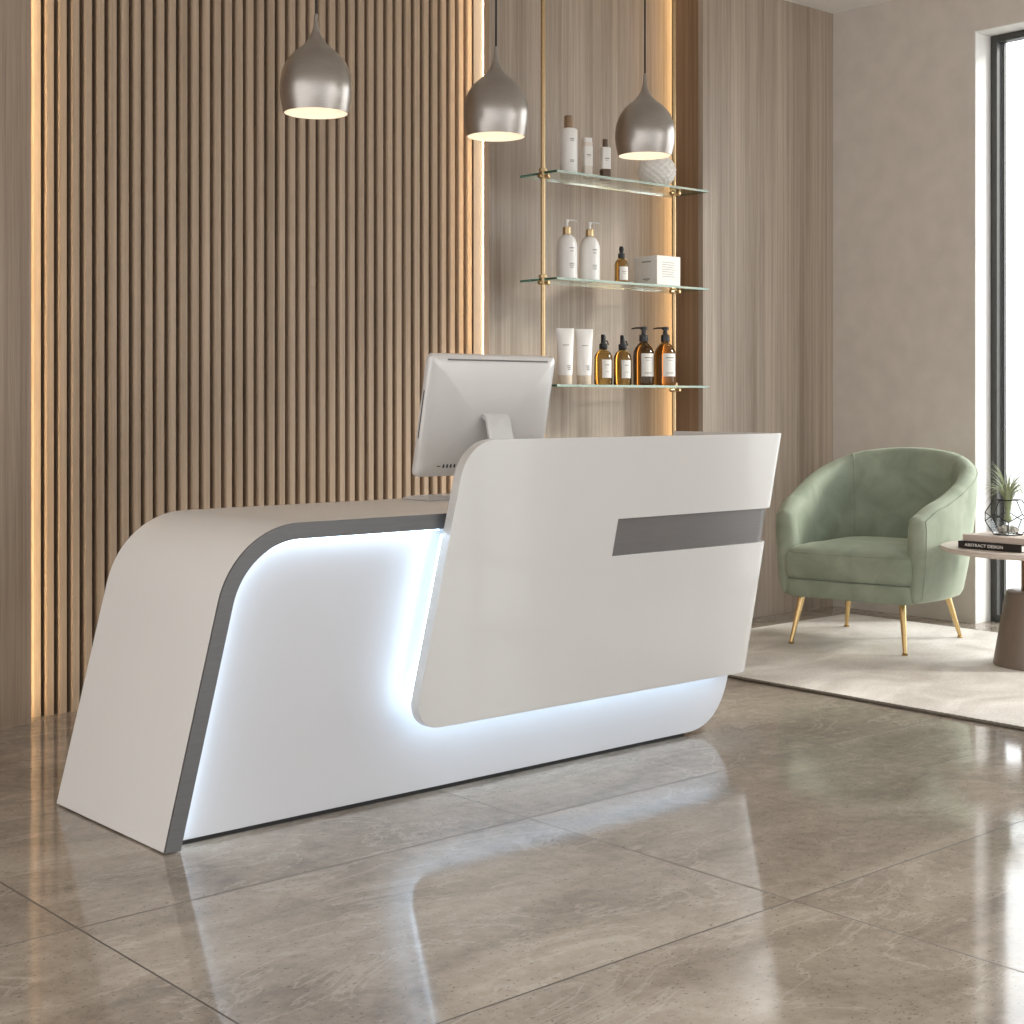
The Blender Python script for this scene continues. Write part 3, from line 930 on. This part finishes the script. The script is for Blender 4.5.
amber_pump((5.266, 4.905, ZSH[0] + ZG), 'large golden amber pump bottle in front of the right brass pole', M['amber_gold'])

# ------------------------------------------------------------------ rug
rg = MB()
RX_0, RX_1, RY_0, RY_1 = 4.600, 6.42, .9, 4.70
rg.box((RX_0 + .012, RY_0 + .012, 0), (RX_1 - .012, RY_1 - .012, .012), M['rug'])
rug = tag(rg.build('area_rug', M['rug'], bevel=.003, smooth=0), 'pale mottled beige rug under the green armchair and side table', 'rug')
mb = MB()
c4 = [(RX_0 + .008, RY_0 + .008), (RX_1 - .008, RY_0 + .008), (RX_1 - .008, RY_1 - .008), (RX_0 + .008, RY_1 - .008)]
for (ax, ay), (bx_, by) in zip(c4, c4[1:] + c4[:1]):
    n = int(math.hypot(bx_ - ax, by - ay) / .012)
    pts = [(ax + (bx_ - ax) * i / n, ay + (by - ay) * i / n, .0066) for i in range(n + 1)]
    mb.tube(pts, [.0064 if i % 2 else .0052 for i in range(n + 1)], 8)
mb.build('binding', M['rug_edge'], rug, smooth=60)

# ------------------------------------------------------------------ armchair
ch = empty('armchair', (5.780, 4.076, .0128), 'sage green velvet tub armchair with gold legs on the rug', 'chair', rz=math.atan2(-.203, -.979))
# local: +x is the chair's front, +y its left-hand lateral side
half = [(.335, .352), (.25, .371), (.14, .390), (.02, .402), (-.10, .402), (-.21, .376), (-.305, .312), (-.370, .205), (-.400, .10), (-.408, 0)]
H0 = catmull([(p, q, 0) for p, q in half], 5)
path = [Vector((v.x, v.y, 0)) for v in H0] + [Vector((v.x, -v.y, 0)) for v in reversed(H0[:-1])]
QO = .022                                     # upholstery sits a little to one side of the leg frame's centre
def rim(p, q):
    t = max(0, min(1, (.30 - p) / .66))
    s = t * t * (3 - 2 * t)
    h = .652 + .186 * (.45 * t + .55 * s) + .046 * s * max(0, 1 - (q / .385) ** 2)
    if p > .22:
        k = (p - .22) / .115
        h -= .035 * k * k
    return h
TH = .085
rings = []
def shell_ring(i):
    p = path[i]
    t = (path[min(i + 1, len(path) - 1)] - path[max(i - 1, 0)]).normalized()
    nin = Vector((-t.y, t.x, 0))
    if nin.dot(Vector((.0, 0, 0)) - p) < 0: nin = -nin
    h = rim(p.x, p.y) - .012
    back = max(0, min(1, (.20 - p.x) / .5))
    zb = .224
    ins = .022 + .055 * back                    # the shell narrows downwards
    out = []
    def pt(off, z): q = p + nin * off; out.append(Vector((q.x, q.y + QO, z)))
    pt(ins + .035, zb); pt(ins + .010, zb + .004); pt(ins, zb + .02)
    for k in (.25, .5, .75, .92):
        zz = zb + (h - TH / 2 - zb) * k
        pt(ins * (1 - k) ** 1.3 - .004 * math.sin(PI * k), zz)
    for k in range(1, 8):
        a = PI * k / 8
        pt(TH / 2 - TH / 2 * math.cos(a), h - TH / 2 + TH / 2 * math.sin(a))
    for k in (.9, .6, .3, 0):
        zz = .29 + (h - TH / 2 - .29) * k
        pt(TH + .012 * math.sin(PI * k) * back + .02 * (1 - k), zz)
    return out
core = [shell_ring(i) for i in range(len(path))]
def cap_rings(ring, fwd):
    c = sum(ring, Vector()) / len(ring)
    out = []
    mid = {}
    for a in (20, 45, 68, 84):
        a = math.radians(a)
        s = math.cos(a)
        rr = []
        for v in ring:
            # shrink across the thickness, less along the height
            lat = Vector((v.x - c.x, v.y - c.y, 0)) * s
            z = c.z + (v.z - c.z) * (1 - (1 - s) * .13)
            rr.append(Vector((c.x + lat.x, c.y + lat.y, z)) + fwd * (TH * .42 * math.sin(a)))
        out.append(rr)
    return out
f0 = (path[0] - path[1]).normalized(); f1 = (path[-1] - path[-2]).normalized()
rings = list(reversed(cap_rings(core[0], f0))) + core + cap_rings(core[-1], f1)
mb = MB(); mb.loft(rings)
mb.build('shell', M['velvet'], ch, smooth=60)
# piping: along the outer rim of both arms and the back, down the front edges
def pipe_pts(idx, k, off=0):
    return [core[i][k] for i in idx]
mb = MB()
mb.tube(pipe_pts(range(len(core)), 7), .0035, 6)
for e in (0, len(core) - 1):
    mb.tube([core[e][k] for k in range(2, 8)], .0035, 6)
mb.build('piping', M['velvet'], ch, smooth=60)
# inner back seams
def seam(i):
    r = core[i]
    return [r[k] + Vector((0, 0, 0)) for k in range(10, 17)]
mid = len(path) // 2
for i in (mid - 14, mid + 14):
    MB().tube(seam(i), .0048, 6).build('back_seam', M['velvet'], ch, smooth=60)
# seat cushion and base rail share a plan
plan_half = [(.395, 0), (.393, .16), (.386, .25), (.370, .288), (.335, .300), (.20, .302), (.02, .312), (-.14, .302), (-.235, .24), (-.285, .13), (-.30, 0)]
P = catmull([(p, q, 0) for p, q in plan_half], 5)
plan = [(v.x, v.y) for v in P] + [(v.x, -v.y) for v in reversed(P[1:-1])]
cxm = .05
def plan_ring(ins, z, crown=0):
    out = []
    for x, y in plan:
        dx, dy = x - cxm, y
        L = math.hypot(dx, dy)
        k = max(0, (L - ins) / L)
        out.append((cxm + dx * k, dy * k + QO, z))
    return out
mb = MB()
mb.loft([plan_ring(i, z) for i, z in ((.10, .300), (.040, .3005), (.022, .303), (.009, .311), (.002, .324), (0, .342), (0, .375), (.002, .395), (.009, .414), (.021, .428), (.038, .437), (.065, .446), (.12, .456), (.2, .461), (.27, .463))])
cu = mb.build('seat_cushion', M['velvet'], ch, smooth=60)
mb = MB()
for ins, z in ((.012, .419), (.014, .307)):
    mb.tube(plan_ring(ins, z)[:], .003, 6, closed=True)
mb.build('cushion_piping', M['velvet'], cu, smooth=60)
mb = MB()
mb.loft([plan_ring(i, z) for i, z in ((.03, .220), (.018, .222), (.010, .232), (.009, .290), (.014, .299), (.04, .2995))])
mb.build('base_rail', M['velvet'], ch, smooth=60)
for sx, sy in ((1, 1), (1, -1), (-1, 1), (-1, -1)):
    mb = MB()
    top = Vector((.262 * sx, .235 * sy, .232)); bot = Vector((.322 * sx, .281 * sy, .008))
    if sx > 0: bot.y = .268 * sy + .004
    if sx < 0: top.x = -.235; bot.x = -.302
    mb.tube([top, top.lerp(bot, .5), bot], [.0155, .0125, .0085], 16)
    mb.lathe([(.012, 0), (.0135, .002), (.0135, .006), (.009, .009)], (bot.x, bot.y, 0), 16)
    mb.build('leg', M['gold'], ch, smooth=50)

# ------------------------------------------------------------------ side table with books and terrarium
TC = (5.731, 3.254, .0128)
tb = empty('side_table', TC, 'round taupe side table with conical foot beside the green armchair', 'table')
ZTT = .500 - .0128
mb = MB(); mb.lathe([(.350, ZTT - .024), (.370, ZTT - .020), (.382, ZTT - .010), (.382, ZTT - .006), (.378, ZTT)], n=72); mb.build('tabletop', M['table_top'], tb, smooth=35)
mb = MB(); mb.lathe([(.168, 0), (.170, .003), (.120, .302), (.114, .306)], n=56); mb.build('pedestal', M['taupe'], tb, smooth=35)
mb = MB(); mb.lathe([(.058, .306), (.058, ZTT - .024)], n=40); mb.build('column', M['copper'], tb, smooth=40)
def book(loc, size, rz, label, cover):
    root = empty('book', loc, label, 'book', rz=rz)
    a, b, h = size                              # depth (x), length (y), thickness
    t = .003
    mb = MB()
    mb.box((0, -b / 2, 0), (a, b / 2, t)); mb.box((0, -b / 2, h - t), (a, b / 2, h)); mb.box((0, -b / 2, t), (t, b / 2, h - t))
    mb.build('cover', cover, root, bevel=.0008, smooth=0)
    MB().box((t, -b / 2 + .004, t), (a - .005, b / 2 - .004, h - t)).build('pages', M['page'], root, smooth=0)
    return root
bk = book((5.460, 3.305, .5008), (.215, .286, .029), 0, 'black book with white spine lettering, lowest on the side table', M['book_black'])
text_mesh('lettering', 'ABSTRACT DESIGN', .0165, M['letter'], bk,
          Matrix.Translation((-.0006, .025, .0145)) @ Matrix.Rotation(-PI / 2, 4, 'Z') @ Matrix.Rotation(PI / 2, 4, 'X'), .0005, 1.22)
book((5.476, 3.296, .5302), (.205, .282, .026), 0, 'pale taupe book lying on the black book under the terrarium', M['book_pale'])

# terrarium: an open dodecahedron of black came and glass
ZB = .5568
te = empty('glass_terrarium', (5.585, 3.296, ZB), 'geometric glass terrarium with black edges standing on the books', 'terrarium')
ph = (1 + 5 ** .5) / 2
V = [Vector((x, y, z)) for x in (-1, 1) for y in (-1, 1) for z in (-1, 1)]
for a in (-1, 1):
    for b in (-1, 1):
        V += [Vector((0, a / ph, b * ph)), Vector((a / ph, b * ph, 0)), Vector((a * ph, 0, b / ph))]
fn = Vector((0, ph, 1)).normalized()            # a face direction of the dodecahedron
q = fn.rotation_difference(Vector((0, 0, 1)))
V = [q @ v for v in V]
el = 2 / ph
zmin = min(v.z for v in V); zmax = max(v.z for v in V)
sc = .186 / (2 * max(math.hypot(v.x, v.y) for v in V))
edges = [(i, j) for i in range(20) for j in range(i) if abs((V[i] - V[j]).length - el) < 1e-3]
# turn it so that an edge rises at the front (towards the viewer)
low = [v for v in V if v.z < zmin + .01]
a0 = math.atan2(low[0].y, low[0].x)
view = math.atan2(-(3.296), -(5.585))
Rz = Matrix.Rotation(view - a0 + .02, 3, 'Z')
V = [Rz @ v for v in V]
V = [Vector((v.x * sc, v.y * sc, (v.z - zmin) * sc * .93 + .0028)) for v in V]
ztop = max(v.z for v in V)
mb = MB()
for i, j in edges:
    mb.tube([V[i], V[j]], .0021, 8)
mb.build('metal_frame', M['lead'], te, smooth=60)
mb = MB()
# pentagon faces: group by face normals (12 icosahedron directions)
C0 = sum(V, Vector()) / 20
seen = set()
import itertools
adj = {i: [] for i in range(20)}
for i, j in edges: adj[i].append(j); adj[j].append(i)
for i in range(20):
    for a, b in itertools.combinations(adj[i], 2):
        for a2 in adj[a]:
            for b2 in adj[b]:
                if a2 != i and b2 != i and b2 in adj[a2]:
                    f = (i, a, a2, b2, b)
                    key = tuple(sorted(f))
                    if len(set(f)) == 5 and key not in seen:
                        seen.add(key)
                        if all(V[k].z > ztop - .004 for k in f): continue      # the top stays open
                        mb.face([mb.bm.verts.new(V[k]) for k in f])
mb.build('glass_panel', M['terr_glass'], te, smooth=0)
# pale stones inside (nobody could count them)
mb = MB()
rnd = random.Random(3)
for k in range(230):
    a = rnd.uniform(0, 2 * PI); r = .041 * math.sqrt(rnd.random())
    z = .0125 + rnd.random() * .028 * (1 - r / .09)
    s = rnd.uniform(.005, .0085)
    mtx = Matrix.Translation((5.585 + r * math.cos(a), 3.296 + r * math.sin(a), ZB + z)) @ Matrix.Rotation(rnd.uniform(0, 3), 4, 'X') @ Matrix.Diagonal((s, s * .8, s * .65, 1))
    bmesh.ops.create_icosphere(mb.bm, subdivisions=1, radius=1, matrix=mtx)
st = tag(mb.build('pebbles', M['pebble'], smooth=80), 'pale pebbles filling the bottom of the glass terrarium', 'pebbles'); st['kind'] = 'stuff'
# air plant
ap = empty('air_plant', (5.585, 3.296, ZB + .054), 'spiky grey green air plant growing out of the terrarium', 'plant')
MB().lathe([(.006, -.002), (.014, .002), (.017, .012), (.012, .026), (.006, .034)], n=14).build('bulb', M['leaf'], ap, smooth=60)
lf = MB()
for k in range(84):
    az = rnd.uniform(0, 2 * PI)
    u = rnd.random()
    inc = math.radians(12 + 66 * u)        # angle from vertical at the start
    ln = rnd.uniform(.18, .29)
    droop = rnd.uniform(.4, 1.5) * (.3 + u)
    pts = []
    p = Vector((math.cos(az) * .006, math.sin(az) * .006, .012))
    ang = inc * .11
    nseg = 12
    for s in range(nseg + 1):
        pts.append(p.copy())
        if p.z > .088 and ang < 1.95: ang += (inc * 1.5 + droop) / nseg * 1.7
        p = p + Vector((math.cos(az) * math.sin(ang), math.sin(az) * math.sin(ang), math.cos(ang))) * (ln / nseg)
    side = Vector((-math.sin(az), math.cos(az), 0))
    rings = []
    for s, c in enumerate(pts):
        t = s / nseg
        wv = .0042 * (1 - t) ** .8 * (1 if s else .8) + .0004
        up = Vector((-math.cos(az) * .5, -math.sin(az) * .5, .8)).normalized()
        rings.append([c + side * wv, c + up * (wv * .25), c - side * wv, c - up * (wv * .35)])
    lf.loft(rings)
lo = lf.build('leaves', M['leaf'], ap, smooth=60)

# ------------------------------------------------------------------ light: overcast sky and a soft low sun through the right windows
wd = bpy.data.worlds.new('sky'); scene.world = wd
wd.use_nodes = True
nt = wd.node_tree; N, L = nt.nodes, nt.links
bg = N['Background']
tc = N.new('ShaderNodeTexCoord')
sp = N.new('ShaderNodeSeparateXYZ'); L.new(tc.outputs['Generated'], sp.inputs[0])
mr = N.new('ShaderNodeMapRange'); mr.inputs['From Min'].default_value = -.2; mr.inputs['From Max'].default_value = .8
mr.inputs['To Min'].default_value = 0; mr.inputs['To Max'].default_value = 1; mr.interpolation_type = 'SMOOTHSTEP'
L.new(sp.outputs['X'], mr.inputs['Value'])
mx = N.new('ShaderNodeMix'); mx.data_type = 'RGBA'
L.new(mr.outputs['Result'], mx.inputs['Factor'])
mx.inputs['A'].default_value = (1.30, 1.33, 1.37, 1)
mx.inputs['B'].default_value = (4.6, 4.7, 4.8, 1)
m2 = N.new('ShaderNodeMapRange'); m2.inputs['From Min'].default_value = -.3; m2.inputs['From Max'].default_value = -1
m2.interpolation_type = 'SMOOTHSTEP'
L.new(sp.outputs['X'], m2.inputs['Value'])
my = N.new('ShaderNodeMix'); my.data_type = 'RGBA'
L.new(m2.outputs['Result'], my.inputs['Factor']); L.new(mx.outputs['Result'], my.inputs['A'])
my.inputs['B'].default_value = (2.0, 2.0, 2.02, 1)
L.new(my.outputs['Result'], bg.inputs['Color'])
bg.inputs['Strength'].default_value = 1.0
sun = bpy.data.lights.new('sun', 'SUN'); sun.energy = 3.0; sun.angle = math.radians(9); sun.color = (1, .95, .88)
so = bpy.data.objects.new('sun', sun); COL.objects.link(so)
so.rotation_euler = Vector((-.74, .60, -.42)).to_track_quat('-Z', 'Y').to_euler()
so.location = (9, -2, 4)

for nm, lb, ct in (('floor', 'polished grey beige stone tile floor', 'floor'), ('ceiling', 'white ceiling above the room', 'ceiling'),
                   ('wall_back', 'plain wall carrying the wood panels at the back', 'wall'), ('wall_right', 'plain beige plaster wall behind the green armchair', 'wall'),
                   ('window_1', 'tall dark framed window beside the side table', 'window'), ('window_2', 'tall dark framed window nearer the viewer, outside the picture', 'window'),
                   ('trim_1', 'smooth wood veneer panel at the far left of the slats', 'wall panel'), ('trim_2', 'wood veneer back of the niche behind the glass shelves', 'wall panel'),
                   ('trim_3', 'wide wood veneer panel between the niche and the beige wall', 'wall panel'), ('trim_4', 'narrow wooden fin between the slats and the niche', 'wall panel'),
                   ('ground_outside', 'pale terrace outside the window', 'ground')):
    tag(bpy.data.objects[nm], lb, ct)
